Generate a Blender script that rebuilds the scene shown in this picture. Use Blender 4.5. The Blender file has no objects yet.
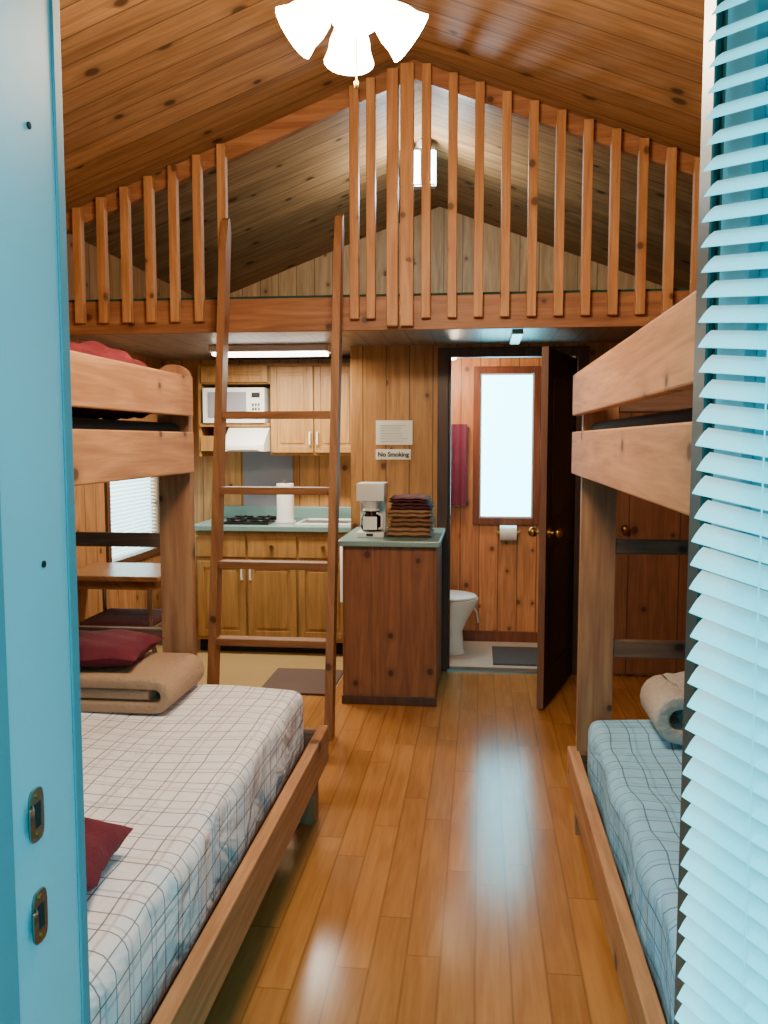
import bpy, math, random
from mathutils import Vector, Matrix
random.seed(7)
scn=bpy.context.scene
H=1.5

def lin(c):
    if isinstance(c,str):
        c=c.lstrip('#'); c=[int(c[i:i+2],16)/255 for i in (0,2,4)]
    return tuple((x/12.92 if x<=0.04045 else ((x+0.055)/1.055)**2.4) for x in c)+(1.0,)

# ---------------------------------------------------------------- materials
def newmat(name):
    m=bpy.data.materials.new(name); m.use_nodes=True
    nt=m.node_tree; nt.nodes.clear()
    out=nt.nodes.new('ShaderNodeOutputMaterial'); b=nt.nodes.new('ShaderNodeBsdfPrincipled')
    nt.links.new(b.outputs[0],out.inputs[0])
    return m,nt,b
class N:
    def __init__(s,nt): s.nt=nt
    def math(s,op,a,b=None,c=None):
        n=s.nt.nodes.new('ShaderNodeMath'); n.operation=op
        for i,v in enumerate((a,b,c)):
            if v is None: continue
            if isinstance(v,(int,float)): n.inputs[i].default_value=v
            else: s.nt.links.new(v,n.inputs[i])
        return n.outputs[0]
    def mix(s,f,a,b,mode='MIX'):
        n=s.nt.nodes.new('ShaderNodeMix'); n.data_type='RGBA'; n.blend_type=mode
        for i,v in ((0,f),(6,a),(7,b)):
            if isinstance(v,(int,float)): n.inputs[i].default_value=v
            elif isinstance(v,tuple): n.inputs[i].default_value=v
            else: s.nt.links.new(v,n.inputs[i])
        return n.outputs[2]
    def comb(s,x,y,z):
        n=s.nt.nodes.new('ShaderNodeCombineXYZ')
        for i,v in enumerate((x,y,z)):
            if isinstance(v,(int,float)): n.inputs[i].default_value=v
            else: s.nt.links.new(v,n.inputs[i])
        return n.outputs[0]
    def smooth(s,v,a,b):
        n=s.nt.nodes.new('ShaderNodeMapRange'); n.interpolation_type='SMOOTHSTEP'
        s.nt.links.new(v,n.inputs[0]); n.inputs[1].default_value=a; n.inputs[2].default_value=b
        return n.outputs[0]
    def noise(s,vec,scale,detail=3,dist=0.0,rough=.5):
        n=s.nt.nodes.new('ShaderNodeTexNoise'); s.nt.links.new(vec,n.inputs['Vector'])
        n.inputs['Scale'].default_value=scale; n.inputs['Detail'].default_value=detail
        n.inputs['Distortion'].default_value=dist; n.inputs['Roughness'].default_value=rough
        return n.outputs[0]
    def pos(s):
        g=s.nt.nodes.new('ShaderNodeNewGeometry'); sp=s.nt.nodes.new('ShaderNodeSeparateXYZ')
        s.nt.links.new(g.outputs['Position'],sp.inputs[0]); return g.outputs['Position'],sp.outputs

def wood(name,c1,c2,u,v,w=None,knots=.5,rough=.45,groove=.75,var=.35,joint=None,kscale=4.5,spec=.35,lo=.28,hi=.75):
    m,nt,b=newmat(name); n=N(nt); P,xyz=n.pos()
    ax={'X':0,'Y':1,'Z':2}; U=xyz[ax[u]]; V=xyz[ax[v]]
    t=[a for a in 'XYZ' if a not in (u,v)][0]; T=xyz[ax[t]]
    VT=V
    if w:
        s=n.math('DIVIDE',V,w); idn=n.math('FLOOR',s); fr=n.math('SUBTRACT',s,idn)
        wn=nt.nodes.new('ShaderNodeTexWhiteNoise'); wn.noise_dimensions='1D'; nt.links.new(idn,wn.inputs['W']); rnd=wn.outputs[0]
        if joint:
            us=n.math('ADD',n.math('DIVIDE',U,joint),n.math('MULTIPLY',rnd,5.0))
            uid=n.math('FLOOR',us); ufr=n.math('SUBTRACT',us,uid)
            wn2=nt.nodes.new('ShaderNodeTexWhiteNoise'); wn2.noise_dimensions='2D'
            nt.links.new(n.comb(uid,idn,0.0),wn2.inputs['Vector']); rnd=wn2.outputs[0]
    else:
        oi=nt.nodes.new('ShaderNodeObjectInfo'); rnd=oi.outputs['Random']; VT=n.math('ADD',V,T)
    Uo=n.math('ADD',U,n.math('MULTIPLY',rnd,7.3))
    g=n.noise(n.comb(n.math('MULTIPLY',Uo,1.6),n.math('MULTIPLY',VT,16.0),n.math('MULTIPLY',rnd,9.0)),1.0,4,1.2)
    g2=n.noise(n.comb(n.math('MULTIPLY',Uo,5.0),n.math('MULTIPLY',VT,90.0),n.math('MULTIPLY',rnd,9.0)),1.0,2,0.3)
    g=n.smooth(n.math('ADD',n.math('MULTIPLY',g,.7),n.math('MULTIPLY',g2,.3)),lo,hi)
    col=n.mix(g,lin(c1),lin(c2))
    br=n.math('ADD',1.0-var/2,n.math('MULTIPLY',rnd,var))
    col=n.mix(1.0,col,n.comb(br,br,br),'MULTIPLY')
    if knots>0:
        vo=nt.nodes.new('ShaderNodeTexVoronoi'); vo.voronoi_dimensions='2D'; vo.inputs['Scale'].default_value=kscale
        nt.links.new(n.comb(Uo,n.math('MULTIPLY',VT,1.15),0.0),vo.inputs['Vector'])
        sc=nt.nodes.new('ShaderNodeSeparateColor'); nt.links.new(vo.outputs['Color'],sc.inputs[0])
        pick=n.math('LESS_THAN',sc.outputs[0],knots)
        rad=n.math('MULTIPLY_ADD',sc.outputs[1],.05,.045)
        d=n.math('DIVIDE',vo.outputs['Distance'],rad)
        k=n.math('MULTIPLY',n.math('SUBTRACT',1.0,n.smooth(d,.7,1.6)),pick)
        halo=n.math('MULTIPLY',n.math('MULTIPLY',n.math('SUBTRACT',1.0,n.smooth(d,1.0,4.0)),pick),.4)
        dk=tuple(x*.2 for x in lin(c1)[:3])+(1,)
        h1=tuple(x*.7 for x in lin(c1)[:3])+(1,)
        col=n.mix(halo,col,h1); col=n.mix(n.math('MULTIPLY',k,.85),col,dk)
    if w:
        e=n.math('MINIMUM',fr,n.math('SUBTRACT',1.0,fr))
        gw=.0035/w
        gm=n.math('SUBTRACT',1.0,n.smooth(e,gw*.4,gw*1.6))
        if joint:
            e2=n.math('MINIMUM',ufr,n.math('SUBTRACT',1.0,ufr)); gm=n.math('MAXIMUM',gm,n.math('SUBTRACT',1.0,n.smooth(e2,.0015/joint,.004/joint)))
        dk=tuple(x*.15 for x in lin(c1)[:3])+(1,)
        col=n.mix(n.math('MULTIPLY',gm,groove),col,dk)
    nt.links.new(col,b.inputs['Base Color']); b.inputs['Roughness'].default_value=rough
    b.inputs['Specular IOR Level'].default_value=spec
    return m
def plain(name,c,rough=.5,metal=0,noise=0.0,nscale=30,bump=0.0,alpha=None,trans=0,spec=.5):
    m,nt,b=newmat(name); n=N(nt); P,xyz=n.pos()
    f=n.noise(P,nscale,3)
    c=lin(c); d=tuple(x*(1-noise) for x in c[:3])+(1,)
    nt.links.new(n.mix(f,d,c),b.inputs['Base Color'])
    b.inputs['Roughness'].default_value=rough; b.inputs['Metallic'].default_value=metal
    b.inputs['Specular IOR Level'].default_value=spec
    b.inputs['Transmission Weight'].default_value=trans
    if bump:
        bp=nt.nodes.new('ShaderNodeBump'); bp.inputs['Strength'].default_value=bump; bp.inputs['Distance'].default_value=.01
        nt.links.new(f,bp.inputs['Height']); nt.links.new(bp.outputs[0],b.inputs['Normal'])
    return m
def emit(name,c,s,base='#ffffff'):
    m,nt,b=newmat(name); b.inputs['Base Color'].default_value=lin(base)
    b.inputs['Emission Color'].default_value=c if len(c)==4 else tuple(c)+(1,); b.inputs['Emission Strength'].default_value=s
    return m
def plaid(name,base,line,line2,pitch=.075):
    m,nt,b=newmat(name); n=N(nt); P,xyz=n.pos()
    wob=n.math('MULTIPLY',n.math('SUBTRACT',n.noise(P,2.2,2),.5),.05)
    def lines(c,p,off,wd):
        c=n.math('ADD',c,wob)
        s=n.math('DIVIDE',n.math('ADD',c,off),p); fr=n.math('FRACT',s)
        e=n.math('ABSOLUTE',n.math('SUBTRACT',fr,.5))
        return n.math('SUBTRACT',1.0,n.smooth(e,wd/p*.5,wd/p))
    yz=n.math('SUBTRACT',xyz[0],n.math('MULTIPLY',xyz[2],1.0))
    L1=n.math('MAXIMUM',lines(yz,pitch,0,.0026),lines(xyz[1],pitch,0,.0026))
    L3=n.math('MAXIMUM',lines(yz,pitch*2,.012,.005),lines(xyz[1],pitch*2,.012,.005))
    col=n.mix(n.math('MULTIPLY',L3,.5),lin(base),lin(line2))
    col=n.mix(n.math('MULTIPLY',L1,.85),col,lin(line))
    nt.links.new(col,b.inputs['Base Color']); b.inputs['Roughness'].default_value=.85
    f=n.noise(P,5,3,1.0)
    bp=nt.nodes.new('ShaderNodeBump'); bp.inputs['Strength'].default_value=.6; bp.inputs['Distance'].default_value=.07
    nt.links.new(f,bp.inputs['Height']); nt.links.new(bp.outputs[0],b.inputs['Normal'])
    return m

M={}
M['floor']=wood('laminate_floor','#996230','#b88046','Y','X',.10,knots=0,rough=.19,groove=.35,var=.2,joint=.9,spec=.3,lo=.2,hi=.85)
M['ceil']=wood('ceiling_planks','#865f3a','#b78a5a','X','Y',.16,knots=.45,rough=.6,var=.35,kscale=3.2,spec=.2)
M['ceilund']=wood('loft_underside_planks','#74645a','#9a8a7a','Y','X',.14,knots=.3,rough=.35,var=.2)
M['wallX']=wood('pine_panel_x','#9a6634','#c69152','Z','X',.15,knots=.5,rough=.45,var=.22)
M['wallY']=wood('pine_panel_y','#8c5c32','#b68352','Z','Y',.15,knots=.5,rough=.45,var=.22)
M['bathX']=wood('bath_pine_x','#b0693c','#dc965c','Z','X',.14,knots=.5,rough=.4,var=.22)
M['bathY']=wood('bath_pine_y','#b0693c','#dc965c','Z','Y',.14,knots=.5,rough=.4,var=.22)
M['penX']=wood('peninsula_panel_x','#704228','#98623c','Z','X',.6,knots=.55,rough=.5,var=.1,groove=.3)
M['penY']=wood('peninsula_panel_y','#704228','#98623c','Z','Y',.6,knots=.5,rough=.5,var=.1,groove=.3)
M['closet']=wood('closet_door_wood','#684028','#8a5838','Z','X',.31,knots=.3,rough=.5,var=.1)
M['gable']=wood('gable_pine','#b88a58','#e2b884','Z','X',.16,knots=.5,rough=.5,var=.25)
M['rz']=wood('redwood_z','#a86e3e','#d49c64','Z','X',None,knots=.35,rough=.5)
M['rx']=wood('redwood_x','#7e4e2e','#aa744a','X','Z',None,knots=.35,rough=.5)
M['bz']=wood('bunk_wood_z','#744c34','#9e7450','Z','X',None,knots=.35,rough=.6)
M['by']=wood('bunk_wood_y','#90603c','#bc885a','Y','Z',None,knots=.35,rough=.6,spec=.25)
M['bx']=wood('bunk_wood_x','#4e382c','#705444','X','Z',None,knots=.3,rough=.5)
M['lad']=wood('ladder_wood','#80522f','#ac784c','Z','X',None,knots=.2,rough=.5)
M['ladx']=wood('ladder_rung_wood','#80522f','#ac784c','X','Z',None,knots=.2,rough=.5)
M['cab']=wood('cabinet_oak','#86602f','#ac8048','Z','X',None,knots=0,rough=.45)
M['door']=wood('door_brown_shaded','#1c120d','#2b1b12','Z','X',None,knots=0,rough=.55,spec=.2)  # brown taken almost to black: the leaf's shade is in the colour
M['dooredge']=wood('door_edge_wood','#6a4430','#86604a','Z','X',None,knots=0,rough=.45)
M['trim']=wood('dark_trim','#40281a','#5c3c28','Z','X',None,knots=0,rough=.4)
M['rtrim']=wood('red_trim','#6a3420','#8a4e30','Z','X',None,knots=0,rough=.4)
M['table']=wood('table_top','#7c5434','#987048','Y','X',None,knots=0,rough=.3)
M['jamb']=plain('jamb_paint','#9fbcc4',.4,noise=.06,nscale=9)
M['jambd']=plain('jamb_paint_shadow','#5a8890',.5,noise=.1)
M['green']=plain('dark_green_frame','#12312e',.4)
M['white']=plain('white_enamel','#e4e2dc',.3)
M['porc']=plain('porcelain','#f8f7f4',.12)
M['black']=plain('black_plastic','#111111',.35)
M['dark']=plain('dark_cavity','#070707',.9)
M['steel']=plain('brushed_steel','#9a968c',.3,1,noise=.15)
M['brass']=plain('brass','#b08a48',.3,1)
M['counter']=plain('teal_counter','#7e9e98',.3,noise=.25,nscale=120)
M['backs']=plain('grey_backsplash','#8a8890',.4,noise=.1)
M['tile']=plain('bath_vinyl','#d0c4b8',.35,noise=.15,nscale=14)
M['kfl']=plain('kitchen_vinyl','#b0905c',.35,noise=.12,nscale=14)
M['mat']=plain('grey_mat','#5a5a5e',.95,noise=.4,nscale=200,bump=.4)
M['mat2']=plain('brown_mat','#6a5246',.95,noise=.4,nscale=200,bump=.4)
M['tan']=plain('tan_blanket','#b08e72',.95,noise=.25,nscale=90,bump=.5)
M['greyb']=plain('pale_towel','#c4b4a8',.95,noise=.4,nscale=60,bump=.7)
M['maroon']=plain('maroon_cloth','#641428',.9,noise=.3,nscale=60,bump=.3)
M['redcl']=plain('red_cloth','#8c2434',.9,noise=.7,nscale=22,bump=.5)
M['purple']=plain('purple_towel','#7a3450',.95,noise=.3,nscale=90,bump=.4)
M['btowel']=plain('brown_towel','#a8805c',.95,noise=.4,nscale=40,bump=.9)
M['ttowel']=plain('tan_towel','#946a4c',.95,noise=.4,nscale=40,bump=.9)
M['dtowel']=plain('plum_towel','#5e3034',.95,noise=.4,nscale=40,bump=.9)
M['navy']=plain('vinyl_mattress','#16171d',.8,noise=.2,spec=.2)
M['paper']=plain('paper','#ece8dc',.7,noise=.04)
M['ink']=plain('ink','#30281e',.7)
M['carpet']=plain('loft_carpet','#1c4438',.95,noise=.3,nscale=90)
M['deck']=wood('deck_boards','#5f5a50','#8b8474','X','Y',.14,knots=.2,rough=.8)
M['grass']=plain('ground_grass','#46583a',.95,noise=.5,nscale=8)
M['siding']=plain('exterior_siding','#6f6a5c',.8,noise=.15)
M['plaidL']=plaid('plaid_sheet','#f2eef2','#4e4256','#a89cb0',.066)
M['plaidR']=plaid('plaid_sheet_daylit','#8fc4e4','#2e4a74','#5f94c4',.062)  # cyan daylight on this sheet is put into its blue base colour
M['slat']=plain('blind_slat','#f6fafa',.45)
M['glasspane']=plain('door_glass_daylit','#35b4c4',.1)  # opaque cyan: daylight between the slats is painted into the pane
M['lampshade']=emit('lit_glass_shade',(1.0,.78,.48),22)
M['bulb']=emit('lit_bulb',(1.0,.85,.6),90)
M['fluor']=emit('fluorescent_diffuser',(1.0,.95,.85),11)
M['loftlamp']=emit('loft_lamp_glass',(.55,.85,1.0),14)
M['bathglass']=emit('frosted_window_glow',(.10,.78,1.0),13)
M['bathfill']=emit('bath_fill_glow',(1,.82,.6),10)  # glow of the fill fixture added to the bathroom
M['kitglass']=emit('kitchen_window_glow',(.45,.90,1.0),4)
M['glassdk']=plain('carafe_glass','#1c120c',.05)
M['chrome']=plain('chrome','#c8c8c8',.15,1)

# ---------------------------------------------------------------- mesh builder
class MB:
    def __init__(s,name): s.name=name; s.v=[]; s.f=[]; s.m=[]; s.sm=[]; s.mats=[]; s.X=None
    def mi(s,mat):
        mat=M[mat]
        if mat not in s.mats: s.mats.append(mat)
        return s.mats.index(mat)
    def add(s,vs,fs,mat,smooth=False):
        o=len(s.v); i=s.mi(mat)
        for p in vs:
            p=Vector(p)
            if s.X is not None: p=s.X@p
            s.v.append(p)
        for f in fs: s.f.append([o+k for k in f]); s.m.append(i); s.sm.append(smooth)
    def box(s,x0,x1,y0,y1,z0,z1,mat):
        x0,x1=min(x0,x1),max(x0,x1);y0,y1=min(y0,y1),max(y0,y1);z0,z1=min(z0,z1),max(z0,z1)
        vs=[(x,y,z) for x in(x0,x1) for y in(y0,y1) for z in(z0,z1)]
        s.add(vs,[(0,1,3,2),(4,6,7,5),(0,4,5,1),(2,3,7,6),(0,2,6,4),(1,5,7,3)],mat)
    def prism(s,poly,plane,a0,a1,mat,smooth=False):
        def P(p,a):
            if plane=='XZ': return (p[0],a,p[1])
            if plane=='XY': return (p[0],p[1],a)
            return (a,p[0],p[1])
        n=len(poly); vs=[P(p,a0) for p in poly]+[P(p,a1) for p in poly]
        s.add(vs,[tuple(range(n-1,-1,-1)),tuple(range(n,2*n))],mat)
        s.add(vs,[(i,(i+1)%n,n+(i+1)%n,n+i) for i in range(n)],mat,smooth)
    def cyl(s,p0,p1,r0,mat,r1=None,seg=20,caps=True):
        if r1 is None: r1=r0
        p0=Vector(p0);p1=Vector(p1); d=(p1-p0).normalized()
        a=d.orthogonal().normalized(); b=d.cross(a)
        vs=[]
        for p,r in((p0,r0),(p1,r1)):
            for i in range(seg):
                t=2*math.pi*i/seg; vs.append(p+a*r*math.cos(t)+b*r*math.sin(t))
        s.add(vs,[(i,(i+1)%seg,seg+(i+1)%seg,seg+i) for i in range(seg)],mat,True)
        if caps: s.add(vs,[tuple(range(seg-1,-1,-1)),tuple(range(seg,2*seg))],mat)
    def lathe(s,prof,origin,mat,axis=(0,0,1),seg=24,sx=1,sy=1):
        o=Vector(origin); d=Vector(axis).normalized()
        if abs(d.z)>.999: a=Vector((1,0,0)); b=Vector((0,1,0))
        else: a=d.orthogonal().normalized(); b=d.cross(a)
        vs=[]
        for r,z in prof:
            for i in range(seg):
                t=2*math.pi*i/seg; vs.append(o+d*z+a*(r*math.cos(t)*sx)+b*(r*math.sin(t)*sy))
        fs=[]
        for k in range(len(prof)-1):
            for i in range(seg):
                fs.append((k*seg+i,k*seg+(i+1)%seg,(k+1)*seg+(i+1)%seg,(k+1)*seg+i))
        s.add(vs,fs,mat,True)
    def tube(s,pts,r,mat,seg=10):
        pts=[Vector(p) for p in pts]
        for i in range(len(pts)-1): s.cyl(pts[i],pts[i+1],r,mat,seg=seg)
        for p in pts[1:-1]: s.ball(p,(r,r,r),mat,8,6)
    def ball(s,c,r,mat,seg=20,rings=12):
        vs=[];fs=[]
        for j in range(rings+1):
            ph=math.pi*j/rings
            for i in range(seg):
                t=2*math.pi*i/seg
                vs.append((c[0]+r[0]*math.sin(ph)*math.cos(t),c[1]+r[1]*math.sin(ph)*math.sin(t),c[2]-r[2]*math.cos(ph)))
        for j in range(rings):
            for i in range(seg): fs.append((j*seg+i,j*seg+(i+1)%seg,(j+1)*seg+(i+1)%seg,(j+1)*seg+i))
        s.add(vs,fs,mat,True)
    def ribbon(s,pts,th,plane,a0,a1,mat):
        P=[Vector(p) for p in pts]; n=len(P); L=[];R=[]
        for i in range(n):
            t=(P[min(i+1,n-1)]-P[max(i-1,0)]).normalized(); q=Vector((-t.y,t.x))*th/2
            L.append(P[i]+q); R.append(P[i]-q)
        def W(p,a): return (p.x,a,p.y) if plane=='XZ' else ((a,p.x,p.y) if plane=='YZ' else (p.x,p.y,a))
        vs=[]
        for i in range(n): vs+= [W(L[i],a0),W(L[i],a1),W(R[i],a1),W(R[i],a0)]
        fs=[]
        for i in range(n-1):
            for k in range(4): fs.append((4*i+k,4*i+(k+1)%4,4*i+4+(k+1)%4,4*i+4+k))
        s.add(vs,fs,mat,True)
        s.add(vs,[(3,2,1,0),(4*n-4,4*n-3,4*n-2,4*n-1)],mat)
    def pillow(s,c,a,b,h,mat,rot=0,n=18,wr=.06,e=4):
        R=Matrix.Rotation(rot,3,'Z'); vs=[];fs=[]
        def T(u,v): return (max(0,(1-abs(u)**e)*(1-abs(v)**e)))**.45
        for sd in(1,-1):
            for i in range(n+1):
                for j in range(n+1):
                    u=-1+2*i/n;v=-1+2*j/n
                    k2=1-.07*(1-abs(v)**2)*(abs(u)**6)
                    p=R@Vector((u*a*k2,v*b*k2,0)); w_=wr*h*math.sin(7*u+3*v)*math.cos(5*v-2*u)
                    vs.append((c[0]+p.x,c[1]+p.y,c[2]+sd*(h/2)*T(u,v)+w_))
        o=(n+1)**2
        for i in range(n):
            for j in range(n):
                q=(i*(n+1)+j,(i+1)*(n+1)+j,(i+1)*(n+1)+j+1,i*(n+1)+j+1)
                fs.append(q); fs.append(tuple(o+k for k in reversed(q)))
        s.add(vs,fs,mat,True)
    def done(s,bevel=0,seg=2,parent=None,sub=0,disp=None):
        c=Vector((sum(p[k] for p in s.v)/len(s.v) for k in range(3)))
        me=bpy.data.meshes.new(s.name); me.from_pydata([p-c for p in s.v],[],s.f)
        for m in s.mats: me.materials.append(m)
        for i,p in enumerate(me.polygons): p.material_index=s.m[i]; p.use_smooth=s.sm[i]
        me.update()
        import bmesh
        bm=bmesh.new(); bm.from_mesh(me)
        bmesh.ops.recalc_face_normals(bm,faces=bm.faces); bm.to_mesh(me); bm.free()
        ob=bpy.data.objects.new(s.name,me); scn.collection.objects.link(ob); ob.location=c
        if bevel:
            b=ob.modifiers.new('bevel','BEVEL'); b.width=bevel; b.segments=seg; b.limit_method='ANGLE'; b.angle_limit=math.radians(50)
            if seg>2:
                for p in me.polygons: p.use_smooth=True
        if parent:
            ob.parent=parent; ob.matrix_parent_inverse=Matrix.Translation(parent.location).inverted()
        return ob
def empty(name,loc):
    e=bpy.data.objects.new(name,None); scn.collection.objects.link(e); e.location=loc; e.empty_display_size=.1; return e

# ---------------------------------------------------------------- room shell
XL,XR,RX,RZ,SL=-2.4,1.68,-.36,3.47,.376
def roof(x): return RZ-SL*abs(x-RX)
YF0,YF1=.80,.96; YB=7.4; YW=6.3; YD=5.45; LF=4.57
b=MB('floor'); b.box(XL-.1,XR+.1,.80,5.5,-.08,0,'floor'); b.done()
b=MB('floor_bathroom'); b.box(-.79,XR,5.5,YW,-.08,.001,'tile'); b.done()
b=MB('floor_kitchen'); b.box(XL,-.85,4.85,YW,0.0,.004,'kfl'); b.done()
WY0,WY1,WZ0,WZ1=5.28,6.13,.70,1.32
b=MB('wall_left')
b.box(XL-.1,XL,.8,WY0,0,2.74,'wallY'); b.box(XL-.1,XL,WY1,YB,0,2.74,'wallY')
b.box(XL-.1,XL,WY0,WY1,0,WZ0,'wallY'); b.box(XL-.1,XL,WY0,WY1,WZ1,2.74,'wallY'); b.done()
b=MB('wall_right'); b.box(XR,XR+.1,.8,YB,0,2.74,'wallY'); b.done()
b=MB('ceiling')
t=.1
b.prism([(XL-.15,roof(XL-.15)),(RX,RZ),(RX,RZ+t),(XL-.15,roof(XL-.15)+t)],'XZ',.75,YB+.1,'ceil')
b.prism([(RX,RZ),(XR+.15,roof(XR+.15)),(XR+.15,roof(XR+.15)+t),(RX,RZ+t)],'XZ',.75,YB+.1,'ceil'); b.done()
JX0,JX1,DH=-.49,.24,2.05
b=MB('wall_front')
b.box(XL,JX0-.02,YF0,YF1,0,DH,'siding')
b.prism([(JX1,.96),(JX1,.93),(.385,.80),(XR,.80),(XR,.96)],'XY',0,DH,'siding')
b.prism([(XL,DH),(XR,DH),(XR,roof(XR)),(RX,RZ),(XL,roof(XL))],'XZ',YF0,YF1,'siding'); b.done()
b=MB('trim_front_panelling'); b.box(XL,JX0-.03,.961,.97,0,DH,'wallX'); b.box(JX1+.02,XR,.961,.97,0,DH,'wallX')
b.prism([(XL,DH+.03),(XR,DH+.03),(XR,roof(XR)),(RX,RZ),(XL,roof(XL))],'XZ',.961,.97,'wallX'); b.done()
b=MB('wall_loft_gable'); b.prism([(XL,2.1),(XR,2.1),(XR,roof(XR)),(RX,RZ),(XL,roof(XL))],'XZ',YB,YB+.1,'gable'); b.done()
b=MB('wall_back')
b.box(XL,-.83,YW,YW+.1,0,2.1,'wallX'); b.box(-.83,XR,YW,YW+.1,0,2.1,'bathX'); b.done()
BD0,BD1,BDH=-.20,.60,2.02
b=MB('wall_bathroom')
b.box(-.83,BD0,YD,YD+.05,0,2.1,'wallX'); b.box(BD1,XR,YD,YD+.05,0,2.1,'wallX'); b.box(BD0,BD1,YD,YD+.05,BDH,2.1,'wallX')
b.box(-.83,BD0,YD+.05,YD+.06,0,2.1,'bathX'); b.box(BD1,XR,YD+.05,YD+.06,0,2.1,'bathX')
b.box(-.83,-.80,YD+.06,YW,0,2.1,'wallY'); b.box(-.80,-.77,YD+.06,YW,0,2.1,'bathY'); b.done()
b=MB('trim_bathroom_door')
b.box(BD0-.07,BD0,YD-.018,YD,0,BDH+.06,'trim'); b.box(BD1,BD1+.07,YD-.018,YD,0,BDH+.06,'trim')
b.box(BD0,BD1,YD-.018,YD,BDH,BDH+.06,'trim')
b.box(BD0,BD0+.015,YD,YD+.06,0,BDH,'trim'); b.box(BD1-.015,BD1,YD,YD+.06,0,BDH,'trim'); b.done(.003)
b=MB('trim_threshold'); b.box(BD0,BD1,YD-.01,YD+.07,0,.012,'steel'); b.done()
b=MB('baseboard_right'); b.box(XR-.012,XR,.97,5.43,0,.09,'trim'); b.done()
b=MB('baseboard_left'); b.box(XL,XL+.012,.97,5.6,0.005,.09,'trim'); b.done()
b=MB('baseboard_back'); b.box(-.6,XR-.02,YW-.012,YW,0.002,.08,'rtrim'); b.done()
b=MB('door_2')
b.box(.84,1.46,YD-.03,YD-.003,.02,1.98,'closet'); b.box(.77,.84,YD-.035,YD,0,2.04,'wallX'); b.box(1.46,1.53,YD-.035,YD,0,2.04,'wallX')
b.ball((.90,YD-.07,.95),(.028,.028,.028),'brass'); b.cyl((.90,YD-.06,.95),(.90,YD-.03,.95),.012,'brass'); b.done(.003)
hx,hy=BD1-.02,YD-.02; ang=math.atan2(4.70-hy,.35-hx)
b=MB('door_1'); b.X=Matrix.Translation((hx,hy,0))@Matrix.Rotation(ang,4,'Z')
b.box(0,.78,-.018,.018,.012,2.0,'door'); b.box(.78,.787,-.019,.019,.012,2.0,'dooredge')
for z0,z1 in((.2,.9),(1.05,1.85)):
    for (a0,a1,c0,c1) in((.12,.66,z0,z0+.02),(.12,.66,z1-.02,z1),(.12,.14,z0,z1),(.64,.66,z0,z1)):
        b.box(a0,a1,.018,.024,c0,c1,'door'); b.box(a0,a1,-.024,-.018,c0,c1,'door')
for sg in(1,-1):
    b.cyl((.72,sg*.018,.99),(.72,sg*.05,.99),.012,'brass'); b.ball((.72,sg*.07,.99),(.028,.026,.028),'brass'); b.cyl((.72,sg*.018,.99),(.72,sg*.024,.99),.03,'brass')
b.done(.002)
b=MB('loft_floor'); b.box(XL,XR,LF+.04,YB,2.10,2.25,'ceilund'); b.box(XL,XR,LF+.01,YB,2.25,2.275,'carpet'); b.done()
b=MB('loft_beam'); b.box(XL,XR,LF,LF+.04,2.085,2.262,'rx'); b.done(.004)
b=MB('ceiling_vent'); b.box(.17,.23,4.75,5.25,2.075,2.1,'steel'); b.done(.003)
b=MB('loft_railing')
def bal(x,w=.048,d=.045):
    b.box(x-w/2,x+w/2,LF-d,LF-.001,2.14,roof(x)-.02,'rz')
for k in range(8): bal(-2.33+.1355*k)
for x in(-.668,-.58): bal(x)
for k in range(14):
    x=-.29+.137*k
    if x<XR-.03: bal(x)
b.box(-.495,-.435,LF-.06,LF-.001,2.10,roof(-.46)-.03,'rz'); b.box(-.425,-.355,LF-.05,LF-.001,2.10,roof(-.39)-.03,'rz')
b.done(.004)
b=MB('trim_rafter')
for (xa,xb) in((XL,RX),(RX,XR)):
    b.prism([(xa,roof(xa)-.005),(xb,roof(xb)-.005),(xb,roof(xb)-.1),(xa,roof(xa)-.1)],'XZ',LF+.005,LF+.05,'rx')
b.done(.003)

# ---------------------------------------------------------------- entry door frame
b=MB('trim_entry_door')
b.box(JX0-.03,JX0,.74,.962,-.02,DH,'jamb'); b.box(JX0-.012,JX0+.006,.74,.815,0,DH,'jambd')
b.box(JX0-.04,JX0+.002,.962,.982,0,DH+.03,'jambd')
b.box(JX0,JX1,.80,.96,DH-.02,DH,'jamb')
b.box(JX1-.008,JX1,.925,.975,0,DH,'green')
for z in(.72,1.36,1.84): b.cyl((JX0-.002,.905,z),(JX0+.0015,.905,z),.004,'dark')
b.done(.002)
def strike(z):
    b=MB('strike_plate'); x=JX0+.0005
    pts=[]
    yc=.868; hy_,hz=.015,.030
    for i in range(24):
        t=2*math.pi*i/24; cy,sy=math.cos(t),math.sin(t)
        pts.append((yc+hy_*math.copysign(abs(cy)**.5,cy),z+hz*math.copysign(abs(sy)**.5,sy)))
    b.prism(pts,'YZ',x,x+.0025,'steel'); b.box(x+.0025,x+.003,yc-.007,yc+.007,z-.014,z+.014,'dark')
    b.ribbon([(x+.003,yc-.012),(x+.009,yc-.019),(x+.008,yc-.026)],.002,'XY',z-.016,z+.016,'steel')
    for s in(-1,1): b.cyl((x+.002,yc,z+s*.022),(x+.004,yc,z+s*.022),.0035,'brass')
    b.done()
strike(.965); strike(1.083)
dv=Vector((.55,-.835)).normalized(); nv=Vector((-.835,-.55)).normalized()
Dm=Matrix(((dv.x,nv.x,0,JX1-.0),(dv.y,nv.y,0,.915),(0,0,1,0),(0,0,0,1)))
b=MB('door_3'); b.X=Dm
b.box(0,.72,-.038,0,.02,.30,'jamb'); b.box(0,.72,-.038,0,1.93,2.03,'jamb')
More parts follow.
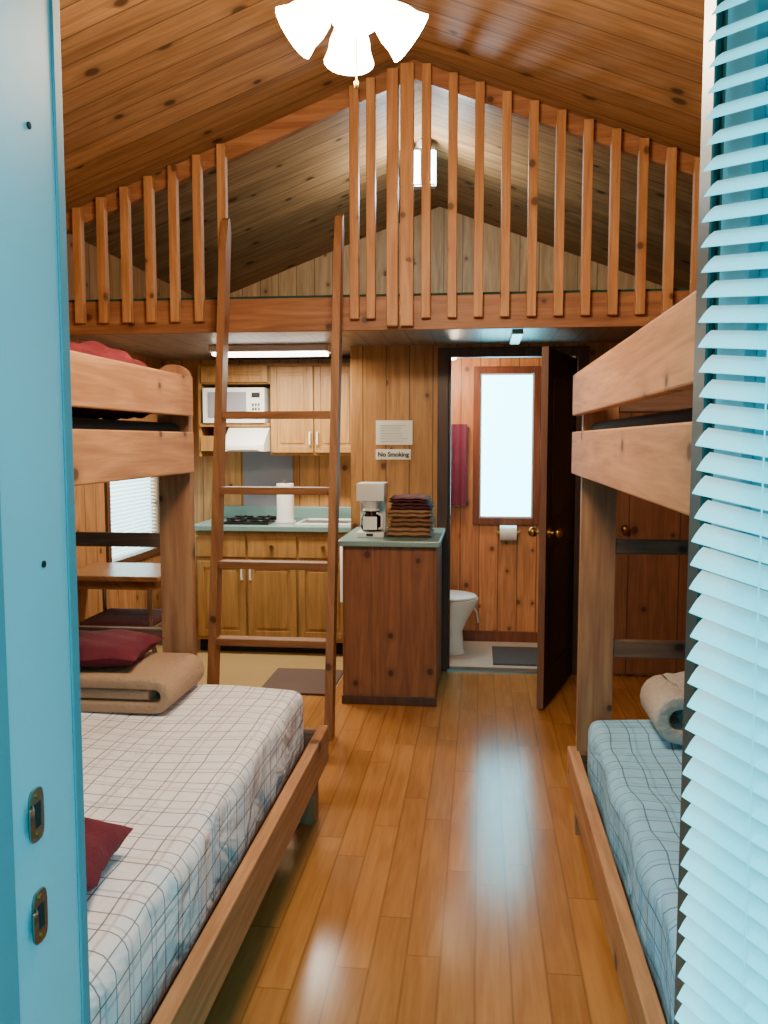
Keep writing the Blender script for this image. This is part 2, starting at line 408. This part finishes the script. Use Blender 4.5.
b.box(0,.035,-.038,0,.30,1.93,'jamb'); b.box(.685,.72,-.038,0,.30,1.93,'jamb'); b.box(.035,.685,-.022,-.016,.30,1.93,'glasspane')
b.cyl((.70,0,.97),(.70,.05,.97),.012,'steel'); b.ball((.70,.06,.97),(.028,.022,.028),'steel')
d3=b.done(.002)
b=MB('blind'); b.X=Dm
b.box(.0,.70,.008,.035,1.985,2.02,'slat')
z=1.97
tl=math.radians(44); cy,sz=math.cos(tl)*.0125,math.sin(tl)*.0125
SK=.12
while z>.30:
    j=random.uniform(-.0025,.0025); yc=.02+.006*(1.97-z); s0=.006+j; s1=.69+j
    vs=[]
    for s_ in(s0,s1):
        zz=z-SK*s_
        for q,cr in((-1,0),(-.33,.0016),(.33,.0016),(1,0)): vs.append((s_,yc+q*cy,zz-q*sz+cr))
        for q,cr in((1,0),(.33,.0016),(-.33,.0016),(-1,0)): vs.append((s_,yc+q*cy,zz-q*sz+cr-.0008))
    b.add(vs,[(i,(i+1)%8,8+(i+1)%8,8+i) for i in range(8)]+[tuple(range(7,-1,-1)),tuple(range(8,16))],'slat')
    z-=.0245
for s_ in(.09,.35,.61): b.cyl((s_,.036,.27),(s_,.034,1.99),.0009,'slat',seg=6)
b.box(.0,.70,.02,.04,.22,.237,'slat')
b.done(parent=d3)

# ---------------------------------------------------------------- windows
b=MB('window_1')  # bathroom
x0,x1,z0,z1=-.0,.385,.93,1.98; Y=YW
b.box(x0,x1,Y-.012,Y-.004,z0,z1,'bathglass')
w=.05
b.box(x0-w,x0,Y-.03,Y,z0-w,z1+w,'rtrim'); b.box(x1,x1+w,Y-.03,Y,z0-w,z1+w,'rtrim')
b.box(x0,x1,Y-.03,Y,z1,z1+w,'rtrim'); b.box(x0,x1,Y-.035,Y,z0-w,z0,'rtrim')
b.box(x0,x0+.012,Y-.02,Y,z0,z1,'white'); b.box(x1-.012,x1,Y-.02,Y,z0,z1,'white'); b.box(x0,x1,Y-.02,Y,z0,z0+.012,'white'); b.box(x0,x1,Y-.02,Y,z1-.012,z1,'white')
b.done(.003)
b=MB('window_2')  # kitchen
b.box(XL-.06,XL-.05,WY0,WY1,WZ0,WZ1,'kitglass')
for (a0,a1,c0,c1) in((WY0-.05,WY0,WZ0-.05,WZ1+.05),(WY1,WY1+.05,WZ0-.05,WZ1+.05),(WY0,WY1,WZ1,WZ1+.05),(WY0,WY1,WZ0-.05,WZ0)):
    b.box(XL-.001,XL+.018,a0,a1,c0,c1,'trim')
w2=b.done(.002)
b=MB('blind'); z=WZ1-.03
b.box(XL-.03,XL,WY0+.01,WY1-.01,WZ1-.025,WZ1,'slat')
while z>WZ0+.01:
    b.prism([(XL-.028,z+.006),(XL-.006,z-.006),(XL-.006,z-.0045),(XL-.028,z+.0075)],'XZ',WY0+.015,WY1-.015,'slat'); z-=.027
b.done(parent=w2)

# ---------------------------------------------------------------- bunk beds
def post(b,x0,x1,y0,y1,ztop):
    n=8; xc=(x0+x1)/2; r=abs(x1-x0)/2
    pts=[(min(x0,x1),0),(max(x0,x1),0)]
    for i in range(n+1):
        t=math.pi*i/n; pts.append((xc+r*math.cos(t),ztop-.05+.05*math.sin(t)))
    b.prism(pts,'XZ',y0,y1,'bz')
def bunk(xo,s,width,lo,lz0,lz1,rt,rend,name='bunk_bed'):
    e=empty(name,(xo+s*width/2,2.17,0))
    b=MB('frame'); xi=xo+s*width
    for y0,y1 in((1.14,1.185),(3.185,3.23)):
        post(b,xo,xo+s*.125,y0,y1,1.79); post(b,xi-s*.125,xi,y0,y1,1.79)
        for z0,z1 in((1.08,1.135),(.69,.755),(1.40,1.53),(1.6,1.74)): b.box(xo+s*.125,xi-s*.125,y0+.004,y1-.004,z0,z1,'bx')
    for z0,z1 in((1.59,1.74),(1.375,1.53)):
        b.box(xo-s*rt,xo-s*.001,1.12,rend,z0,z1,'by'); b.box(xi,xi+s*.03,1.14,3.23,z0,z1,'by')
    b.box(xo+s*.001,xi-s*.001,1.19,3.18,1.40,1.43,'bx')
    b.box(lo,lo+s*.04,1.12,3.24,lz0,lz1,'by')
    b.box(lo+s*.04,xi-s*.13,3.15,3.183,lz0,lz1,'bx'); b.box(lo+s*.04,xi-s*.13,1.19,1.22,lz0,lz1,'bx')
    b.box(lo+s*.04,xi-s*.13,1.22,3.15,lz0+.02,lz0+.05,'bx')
    if abs(lo-xo)>.2:
        for y0,y1 in((1.14,1.21),(3.155,3.235)): b.box(lo+s*.041,lo+s*.13,y0,y1,0,lz1-.01,'bz')
        b.box(lo+s*.13,xo,3.19,3.235,lz0,lz1,'bx')
    b.done(.005,parent=e)
    b=MB('mattress_upper'); b.box(xo+s*.02,xi-s*.02,1.2,3.17,1.432,1.565,'navy'); b.done(.03,4,parent=e)
    return e
eR=bunk(.375,1,1.17,.345,.19,.33,.035,3.235)
eL=bunk(-1.115,-1,1.17,-.585,.23,.375,.025,3.17)
def mattress(x0,x1,y0,y1,z0,z1,mat,par):
    import bmesh
    me=bpy.data.meshes.new('mattress_lower'); bm=bmesh.new()
    bmesh.ops.create_cube(bm,size=1)
    bmesh.ops.scale(bm,vec=(x1-x0,y1-y0,z1-z0),verts=bm.verts)
    bmesh.ops.bevel(bm,geom=bm.edges[:],offset=.055,segments=5,profile=.6,affect='EDGES')
    big=[e for e in bm.edges if e.calc_length()>.3]
    bmesh.ops.subdivide_edges(bm,edges=big,cuts=24,use_grid_fill=True)
    for v in bm.verts:
        v.co.z+=.006*math.sin(v.co.x*9+v.co.y*4)*(1 if v.co.z>0 else 0)+.004*math.sin(v.co.y*21+v.co.x*6)*(1 if v.co.z>0 else 0)
        if abs(v.co.z)<(z1-z0)*.4: v.co.x+=.006*math.sin(v.co.y*14)
    for f in bm.faces: f.smooth=True
    bm.to_mesh(me); bm.free(); me.materials.append(M[mat])
    ob=bpy.data.objects.new('mattress_lower',me); scn.collection.objects.link(ob); ob.location=((x0+x1)/2,(y0+y1)/2,(z0+z1)/2)
    ob.parent=par; ob.matrix_parent_inverse=Matrix.Translation(par.location).inverted()
mattress(-2.12,-.66,1.20,3.14,.285,.56,'plaidL',eL)
mattress(.40,1.40,1.20,3.14,.245,.485,'plaidR',eR)

def arc(cx,cz,r,a0,a1,n=8): return [(cx+r*math.cos(math.radians(a0+(a1-a0)*i/n)),cz+r*math.sin(math.radians(a0+(a1-a0)*i/n))) for i in range(n+1)]
b=MB('folded_blanket')
pts=[(-1.62,.585)]
pts+= [(-1.3,.583)]+arc(-1.10,.626,.042,-90,90)+[(-1.3,.668),(-1.5,.666)]
b.ribbon(pts,.040,'XZ',2.73,3.10,'tan')
b.ribbon([(-1.62,.624),(-1.3,.626),(-1.12,.626)],.036,'XZ',2.74,3.09,'tan')
b.done(.012,3)
b=MB('pillow'); b.pillow((-1.44,2.93,.738),.25,.16,.095,'maroon',.05); b.done()
b=MB('pillow'); b.pillow((-.965,1.66,.612),.2,.12,.10,'maroon',.1); b.done()
b=MB('folded_white_towel')
pts=[(.88,.525),(.70,.525)]+arc(.66,.585,.058,270,90,8)+[(.88,.645)]
b.ribbon(pts,.048,'XZ',2.80,3.08,'greyb')
b.ribbon([(.88,.585),(.76,.583),(.675,.585)],.05,'XZ',2.805,3.07,'greyb')
b.pillow((.78,2.93,.672),.12,.12,.05,'greyb',.2,wr=.2)
b.done(.014,3)
b=MB('crumpled_blanket')
b.pillow((-1.42,2.92,1.705),.24,.22,.27,'redcl',.1,wr=.06,e=2); b.pillow((-1.62,2.72,1.71),.25,.3,.29,'redcl',.5,wr=.08,e=2); b.pillow((-1.33,3.03,1.67),.16,.12,.19,'maroon',-.2,wr=.06,e=2); b.done()

# ---------------------------------------------------------------- ladder
b=MB('loft_ladder')
def ly(z): return 4.17+.143*z
for x0,x1 in((-1.372,-1.334),(-.762,-.722)):
    b.prism([(ly(0)-.09,0),(ly(0),0),(ly(2.6),2.6),(ly(2.68)-.03,2.68),(ly(2.66)-.06,2.66),(ly(2.5)-.09,2.5)],'YZ',x0,x1,'lad')
for z in(.47,.86,1.24,1.63):
    b.box(-1.334,-.762,ly(z)-.08,ly(z)-.005,z-.02,z+.018,'ladx')
b.done(.004)

# ---------------------------------------------------------------- kitchen
def cdoor(b,x0,x1,z0,z1,y,hside=None,hz=None,mat='cab'):
    b.box(x0,x1,y-.018,y,z0,z1,mat); f=.045
    b.box(x0,x0+f,y-.026,y-.018,z0,z1,mat);b.box(x1-f,x1,y-.026,y-.018,z0,z1,mat)
    b.box(x0+f,x1-f,y-.026,y-.018,z0,z0+f,mat);b.box(x0+f,x1-f,y-.026,y-.018,z1-f,z1,mat)
    b.box(x0+f+.02,x1-f-.02,y-.024,y-.018,z0+f+.02,z1-f-.02,mat)
    if hside is not None:
        hxp=x1-.022 if hside>0 else x0+.022
        b.tube([(hxp,y-.026,hz-.045),(hxp,y-.05,hz-.04),(hxp,y-.05,hz+.04),(hxp,y-.026,hz+.045)],.006,'white',8)
b=MB('kitchen_base_cabinet'); b.box(-1.97,-.84,5.72,YW-.002,.1,.87,'cab'); b.box(-1.97,-.84,5.78,YW-.002,.0045,.1,'dark')
xs=[-1.96,-1.60,-1.24,-.88]
for i in range(3):
    cdoor(b,xs[i]+.008,xs[i+1]-.008,.13,.66,5.72,1 if i%2==0 else -1,.58); b.box(xs[i]+.008,xs[i+1]-.008,5.70,5.72,.69,.84,'cab')
    b.cyl(((xs[i]+xs[i+1])/2,5.68,.765),((xs[i]+xs[i+1])/2,5.70,.765),.014,'brass')
kb=b.done(.003)
b=MB('kitchen_counter'); b.box(-2.0,-.835,5.68,YW-.003,.872,.91,'counter'); b.box(-2.0,-.835,YW-.02,YW-.003,.91,1.0,'counter'); b.done(.005)
b=MB('backsplash'); b.box(-1.78,-1.40,YW-.012,YW-.001,1.001,1.42,'backs'); b.done()
b=MB('kitchen_wall_cabinet')
b.box(-1.49,-.84,5.98,YW-.002,1.39,2.04,'cab'); b.box(-2.0,-1.49,5.98,YW-.002,1.90,2.04,'cab')
cdoor(b,-1.48,-1.175,1.41,2.02,5.98,1,1.51); cdoor(b,-1.165,-.85,1.41,2.02,5.98,-1,1.51)
cdoor(b,-1.99,-1.50,1.91,2.03,5.98)
b.box(-2.0,-1.49,5.95,YW-.002,1.595,1.62,'cab'); b.box(-2.02,-2.0,5.98,YW-.002,1.38,2.04,'cab'); b.box(-2.0,-1.8,5.96,YW-.002,1.42,1.53,'cab'); b.done(.003)
b=MB('microwave_oven'); b.box(-1.97,-1.52,5.93,YW-.03,1.622,1.87,'white'); b.box(-1.93,-1.65,5.922,5.93,1.66,1.84,'backs'); b.box(-1.62,-1.54,5.924,5.93,1.65,1.85,'white')
b.box(-1.61,-1.55,5.92,5.924,1.80,1.835,'black')
for i in range(3):
    for j in range(3): b.box(-1.608+.021*i,-1.593+.021*i,5.92,5.924,1.68+.03*j,1.70+.03*j,'steel')
b.done(.004)
b=MB('range_hood'); b.prism([(5.80,1.42),(YW-.003,1.42),(YW-.003,1.59),(5.97,1.59),(5.80,1.47)],'YZ',-1.79,-1.495,'white'); b.box(-1.75,-1.53,5.79,5.80,1.43,1.46,'white'); b.done(.004)
b=MB('cooktop'); b.box(-1.80,-1.46,5.76,6.2,.912,.925,'black')
for cx in(-1.72,-1.55):
    for cyy in(5.88,6.08):
        b.lathe([(.055,0),(.07,.004),(.07,.012),(.05,.012)],(cx,cyy,.925),'black')
        b.box(cx-.07,cx+.07,cyy-.004,cyy+.004,.935,.945,'black'); b.box(cx-.004,cx+.004,cyy-.07,cyy+.07,.935,.945,'black')
b.done()
b=MB('paper_towel_roll'); b.cyl((-1.38,5.95,.912),(-1.38,5.95,.925),.075,'white'); b.cyl((-1.38,5.95,.926),(-1.38,5.95,1.19),.062,'paper'); b.cyl((-1.38,5.95,1.19),(-1.38,5.95,1.215),.01,'steel'); b.done()
b=MB('kitchen_sink'); b.box(-1.27,-.88,5.78,5.80,.911,.925,'porc');b.box(-1.27,-.88,6.14,6.16,.911,.925,'porc');b.box(-1.27,-1.25,5.8,6.14,.911,.925,'porc');b.box(-.90,-.88,5.8,6.14,.911,.925,'porc');b.box(-1.25,-.90,5.8,6.14,.911,.914,'steel')
b.tube([(-1.07,6.18,.92),(-1.07,6.18,1.08),(-1.07,6.12,1.12),(-1.07,6.02,1.1)],.01,'chrome'); b.done(.004)
b=MB('fluorescent_light'); b.box(-1.72,-.95,5.30,5.46,2.055,2.099,'white'); b.box(-1.70,-.97,5.31,5.45,2.035,2.055,'fluor'); b.done(.006)
b=MB('dish_towel'); b.ribbon([(5.65,.40),(5.645,.6),(5.648,.79),(5.66,.81),(5.672,.79)],.01,'YZ',-.935,-.885,'white'); b.tube([(-.96,5.66,.80),(-.86,5.66,.80)],.005,'steel'); b.box(-.965,-.955,5.655,5.70,.795,.805,'steel'); b.done(parent=kb)

b=MB('peninsula_cabinet'); b.box(-.755,-.245,4.70,YD-.02,0,.905,'penX'); b.box(-.245,-.235,4.70,YD-.02,0,.905,'penY'); b.box(-.765,-.755,4.70,YD-.02,0,.905,'penY')
b.box(-.77,-.23,4.685,4.70,0,.05,'trim'); b.done(.003)
b=MB('peninsula_counter'); b.box(-.79,-.215,4.665,YD-.019,.907,.94,'counter'); b.done(.006)
e=MB('coffee_maker'); cx=-.625; y0=4.82
e.box(cx-.08,cx+.08,y0,y0+.24,.941,.97,'white'); e.box(cx-.075,cx+.075,y0+.15,y0+.24,.97,1.2,'white')
e.box(cx-.08,cx+.08,y0+.02,y0+.24,1.15,1.25,'white'); e.lathe([(.03,1.10),(.065,1.15)],(cx,y0+.09,0),'white'); 
e.lathe([(.0,.972),(.056,.972),(.064,1.0),(.062,1.04),(.045,1.075),(.047,1.09),(0,1.09)],(cx,y0+.085,0),'glassdk')
e.cyl((cx,y0+.085,1.09),(cx,y0+.085,1.10),.05,'white'); e.box(cx-.04,cx+.04,y0+.012,y0+.016,.985,1.06,'white'); e.tube([(cx+.04,y0+.03,1.08),(cx+.07,y0+.0,1.07),(cx+.07,y0+.0,1.0),(cx+.05,y0+.03,.99)],.007,'white')
e.box(cx-.02,cx+.02,y0-.003,y0,.948,.964,'black'); e.done(.008,3)
# folded towels: each a soft doubled layer with a rounded fold facing the room
b=MB('towel_stack'); z=.943
for i,(c,h,w_) in enumerate((('btowel',.058,.135),('ttowel',.052,.128),('btowel',.05,.132),('dtowel',.04,.122),('dtowel',.034,.118))):
    xc=-.397+(-.006,.008,-.004,.007,-.008)[i]
    for lay in(0,1):
        hh=h*.56; zc=z+hh*.45+lay*h*.44
        n=18; vs=[];N1=19
        for sd in(1,-1):
            for a in range(N1):
                for k in range(N1):
                    u=-1+2*a/n; v=-1+2*k/n
                    T=(max(0,(1-u**8)*(1-v**8)))**.5
                    sag=-.006*(abs(u)**3)*(i>2)
                    vs.append((xc+u*w_*(1-.02*lay),4.98+v*.15,zc+sd*hh/2*T+.0022*math.sin(9*u+4*v+i*2)+sag))
        o=N1*N1; fs=[]
        for a in range(n):
            for k in range(n):
                q=(a*N1+k,(a+1)*N1+k,(a+1)*N1+k+1,a*N1+k+1); fs.append(q); fs.append(tuple(o+r for r in reversed(q)))
        b.add(vs,fs,c,True)
    z+=h
b.done()
b=MB('notice_paper'); b.box(-.665,-.43,YD-.004,YD-.001,1.47,1.625,'paper')
for i in range(7): b.box(-.64,-.46-random.uniform(0,.05),YD-.0048,YD-.004,1.49+.017*i,1.4925+.017*i,'steel')
b.done()
b=MB('no_smoking_sign'); b.box(-.665,-.44,YD-.006,YD-.001,1.375,1.44,'paper'); sg=b.done(.001)
tc=bpy.data.curves.new('sign_text','FONT'); tc.body='No Smoking'; tc.size=.040; tc.align_x='CENTER'; tc.align_y='CENTER'; tc.extrude=.0005; tc.offset=.0014
to=bpy.data.objects.new('sign_text',tc); scn.collection.objects.link(to); tc.materials.append(M['ink'])
to.parent=sg; to.matrix_parent_inverse=Matrix.Translation(sg.location).inverted(); to.location=(-.5525,YD-.0068,1.407); to.rotation_euler=(math.pi/2,0,0)

b=MB('dining_table'); b.box(-2.36,-1.76,4.48,5.0,.715,.745,'table'); b.box(-2.30,-1.80,4.53,4.96,.66,.715,'table')
for x,y in((-2.28,4.55),(-1.84,4.55),(-2.28,4.93),(-1.84,4.93)):
    b.tube([(x,y,.66),(x,y,.45),(x+(.04 if x>-2 else -.03),y,.2),(x+(.05 if x>-2 else -.04),y,0.012)],.014,'chrome')
b.done(.006)
def chair(cx,cy):
    b=MB('dining_stool')
    b.box(cx-.2,cx+.2,cy-.2,cy+.2,.43,.47,'dtowel')
    for sx in(-1,1):
        b.tube([(cx+sx*.19,cy-.2,.014),(cx+sx*.19,cy-.18,.42),(cx+sx*.19,cy+.16,.42),(cx+sx*.19,cy+.2,.014)],.011,'chrome')
    b.done(.01,3)
chair(-2.06,4.75)
b=MB('kitchen_mat'); b.box(-1.30,-.86,4.82,5.35,.005,.014,'mat2'); b.done(.003)
b=MB('bath_mat'); b.box(.10,.50,5.62,6.1,.002,.014,'mat'); b.done(.003)

# ---------------------------------------------------------------- bathroom
b=MB('toilet')
def ell(cx,cy,z,rx,ry,n=28): return [(cx+rx*math.cos(2*math.pi*i/n),cy+ry*math.sin(2*math.pi*i/n),z) for i in range(n)]
ty=5.93
lay=[(-.24,0.002,.15,.10),(-.24,.04,.14,.095),(-.235,.16,.125,.085),(-.225,.24,.15,.11),(-.22,.32,.19,.155),(-.215,.375,.215,.18),(-.215,.395,.215,.18)]
vs=[];n=28
for cx,z,rx,ry in lay: vs+=ell(cx,ty,z,rx,ry,n)
fs=[(k*n+i,k*n+(i+1)%n,(k+1)*n+(i+1)%n,(k+1)*n+i) for k in range(len(lay)-1) for i in range(n)]
b.add(vs,fs,'porc',True); b.add(vs,[tuple(range((len(lay)-1)*n,len(lay)*n))],'porc')
b.lathe([(.0,.0),(.21,.0),(.215,.01),(.21,.022),(.15,.03),(0,.03)],(-.225,ty,.397),'porc',sy=.84)
b.box(-.72,-.50,ty-.2,ty+.2,.38,.74,'porc'); b.box(-.73,-.49,ty-.21,ty+.21,.74,.775,'porc'); b.box(-.6,-.4,ty-.1,ty+.1,.002,.37,'porc')
b.cyl((-.50,ty-.13,.68),(-.48,ty-.13,.68),.012,'chrome'); b.done(.01,3)
b=MB('water_supply_hose'); b.tube([(.0,YW-.012,.16),(.0,YW-.08,.16),(-.01,YW-.10,.24),(-.06,YW-.09,.31),(-.15,YW-.08,.30)],.007,'white'); b.done()
b=MB('hanging_towel'); b.tube([(-.3,YW-.055,1.60),(-.09,YW-.055,1.60)],.008,'brass')
for x in(-.3,-.09): b.cyl((x,YW-.055,1.60),(x,YW-.002,1.60),.008,'brass')
n=20
vs=[];
for i in range(n+1):
    x=-.26+.165*i/n; dy=.008*math.sin(i*1.1)
    for z in(1.615,1.59,1.4,1.2,1.02): vs.append((x,YW-.072-dy*(1 if z<1.6 else 0),z))
fs=[(i*5+j,(i+1)*5+j,(i+1)*5+j+1,i*5+j+1) for i in range(n) for j in range(4)]
b.add(vs,fs,'purple',True); vs2=[(v[0],v[1]+.018,v[2]) for v in vs]; b.add(vs2,fs,'purple',True); b.add([(-.26,YW-.072,1.615),(-.095,YW-.072,1.615),(-.095,YW-.054,1.615),(-.26,YW-.054,1.615)],[(0,1,2,3)],'purple'); b.done()
b=MB('toilet_paper_roll'); b.cyl((.15,YW-.07,.825),(.27,YW-.07,.825),.055,'porc'); b.cyl((.13,YW-.07,.825),(.29,YW-.07,.825),.01,'brass')
for x in(.13,.29): b.cyl((x,YW-.07,.825),(x,YW-.001,.825),.008,'brass')
b.done()
b=MB('bathroom_added_fill'); b.lathe([(0,2.03),(.08,2.04),(.12,2.07),(.13,2.098)],(-.25,5.80,0),'bathfill'); b.done()  # added fixture, put in to brighten the bathroom's back wall

# ---------------------------------------------------------------- ceiling fan with lights
def light(name,typ,loc,energy,col,size=.1,rot=None,sy=None):
    l=bpy.data.lights.new(name,typ); l.energy=energy; l.color=col
    if typ=='AREA':
        l.size=size
        if sy: l.shape='RECTANGLE'; l.size_y=sy
    else: l.shadow_soft_size=size
    o=bpy.data.objects.new(name,l); scn.collection.objects.link(o); o.location=loc
    if rot: o.rotation_euler=rot
    return o
FX,FY=RX,2.42
e=empty('ceiling_fan',(FX,FY,3.0))
b=MB('body'); b.lathe([(0,3.465),(.07,3.45),(.06,3.38),(.015,3.36)],(FX,FY,0),'brass'); b.cyl((FX,FY,3.1),(FX,FY,3.38),.013,'brass')
b.lathe([(.015,3.14),(.09,3.12),(.13,3.07),(.13,3.0),(.09,2.96),(.05,2.95),(.04,2.82),(.07,2.78),(.075,2.73),(.04,2.68),(0,2.67)],(FX,FY,0),'brass')
for k in range(5):
    a=math.radians(54+72*k); R=Matrix.Translation((FX,FY,3.05))@Matrix.Rotation(a,4,'Z')@Matrix.Rotation(math.radians(10),4,'X')
    b.X=R; b.prism([(.17,-.045),(.25,-.06),(.58,-.07),(.63,-.05),(.64,0),(.63,.05),(.58,.07),(.25,.06),(.17,.045)],'XY',-.004,.004,'trim'); b.box(.1,.22,-.02,.02,-.01,-.002,'brass'); b.X=None
b.done(parent=e)
b=MB('shades')
for k in range(4):
    a=math.radians(12+90*k); d=Vector((math.cos(a),math.sin(a),0)); ax=(d*.78+Vector((0,0,-.62))).normalized()
    p=Vector((FX,FY,2.70))+d*.05
    b.cyl(Vector((FX,FY,2.72))+d*.02,p+ax*.03,.012,'brass')
    b.lathe([(.0,.02),(.028,.025),(.045,.05),(.058,.085),(.062,.115),(.074,.145)],p,'lampshade',axis=ax,seg=20)
    b.lathe([(0,.06),(.02,.075),(.032,.10),(.03,.13),(.015,.15),(0,.155)],p,'bulb',axis=ax,seg=12)
    light('fan_bulb_light','POINT',tuple(p+ax*.22),34,(1,.80,.55),.07)
b.done(parent=e)
b=MB('pull_chain'); b.cyl((FX+.015,FY-.03,2.68),(FX+.015,FY-.03,2.48),.002,'brass',seg=6); b.lathe([(0,0),(.006,.005),(.007,.02),(0,.03)],(FX+.015,FY-.03,2.455),'brass',seg=10); b.done(parent=e)
light('kitchen_tube_light','AREA',(-1.33,5.38,2.02),45,(1,.92,.76),.7,(0,0,0),.12)
b=MB('loft_lantern'); LX,LY=-.39,5.75
b.cyl((LX,LY,3.40),(LX,LY,3.45),.05,'white'); b.box(LX-.08,LX+.08,LY-.04,LY+.04,3.385,3.40,'steel')
for sx in(-1,1): b.cyl((LX+sx*.052,LY,3.17),(LX+sx*.052,LY,3.385),.036,'loftlamp')
b.box(LX-.012,LX+.012,LY-.04,LY+.01,3.16,3.39,'steel')
b.box(LX-.08,LX+.08,LY-.04,LY+.04,3.155,3.17,'steel'); b.done(.003)
light('loft_lamp_light','POINT',(LX,LY-.14,3.10),42,(.82,.93,1),.08)
light('bathroom_fill_light','POINT',(-.25,5.80,1.95),22,(1,.80,.58),.1)  # added warm fill for the bathroom walls
# ---------------------------------------------------------------- outside
b=MB('porch_deck'); b.box(-2.4,1.7,-1.5,.735,-.12,-.02,'deck'); b.done()
b=MB('ground'); b.box(-25,25,-25,25,-.5,-.35,'grass'); b.done()
w=bpy.data.worlds.new('sky'); scn.world=w; w.use_nodes=True
bg=w.node_tree.nodes['Background']; bg.inputs[0].default_value=(.05,.62,.80,1); bg.inputs[1].default_value=6.0

cam=bpy.data.cameras.new('camera'); co=bpy.data.objects.new('camera',cam); scn.collection.objects.link(co)
co.location=(0,0,H); co.rotation_euler=(math.radians(90-4.84),0,math.radians(6.42))
cam.sensor_fit='VERTICAL'; cam.sensor_height=24; cam.lens=850/1024*24; cam.clip_start=.01
scn.camera=co
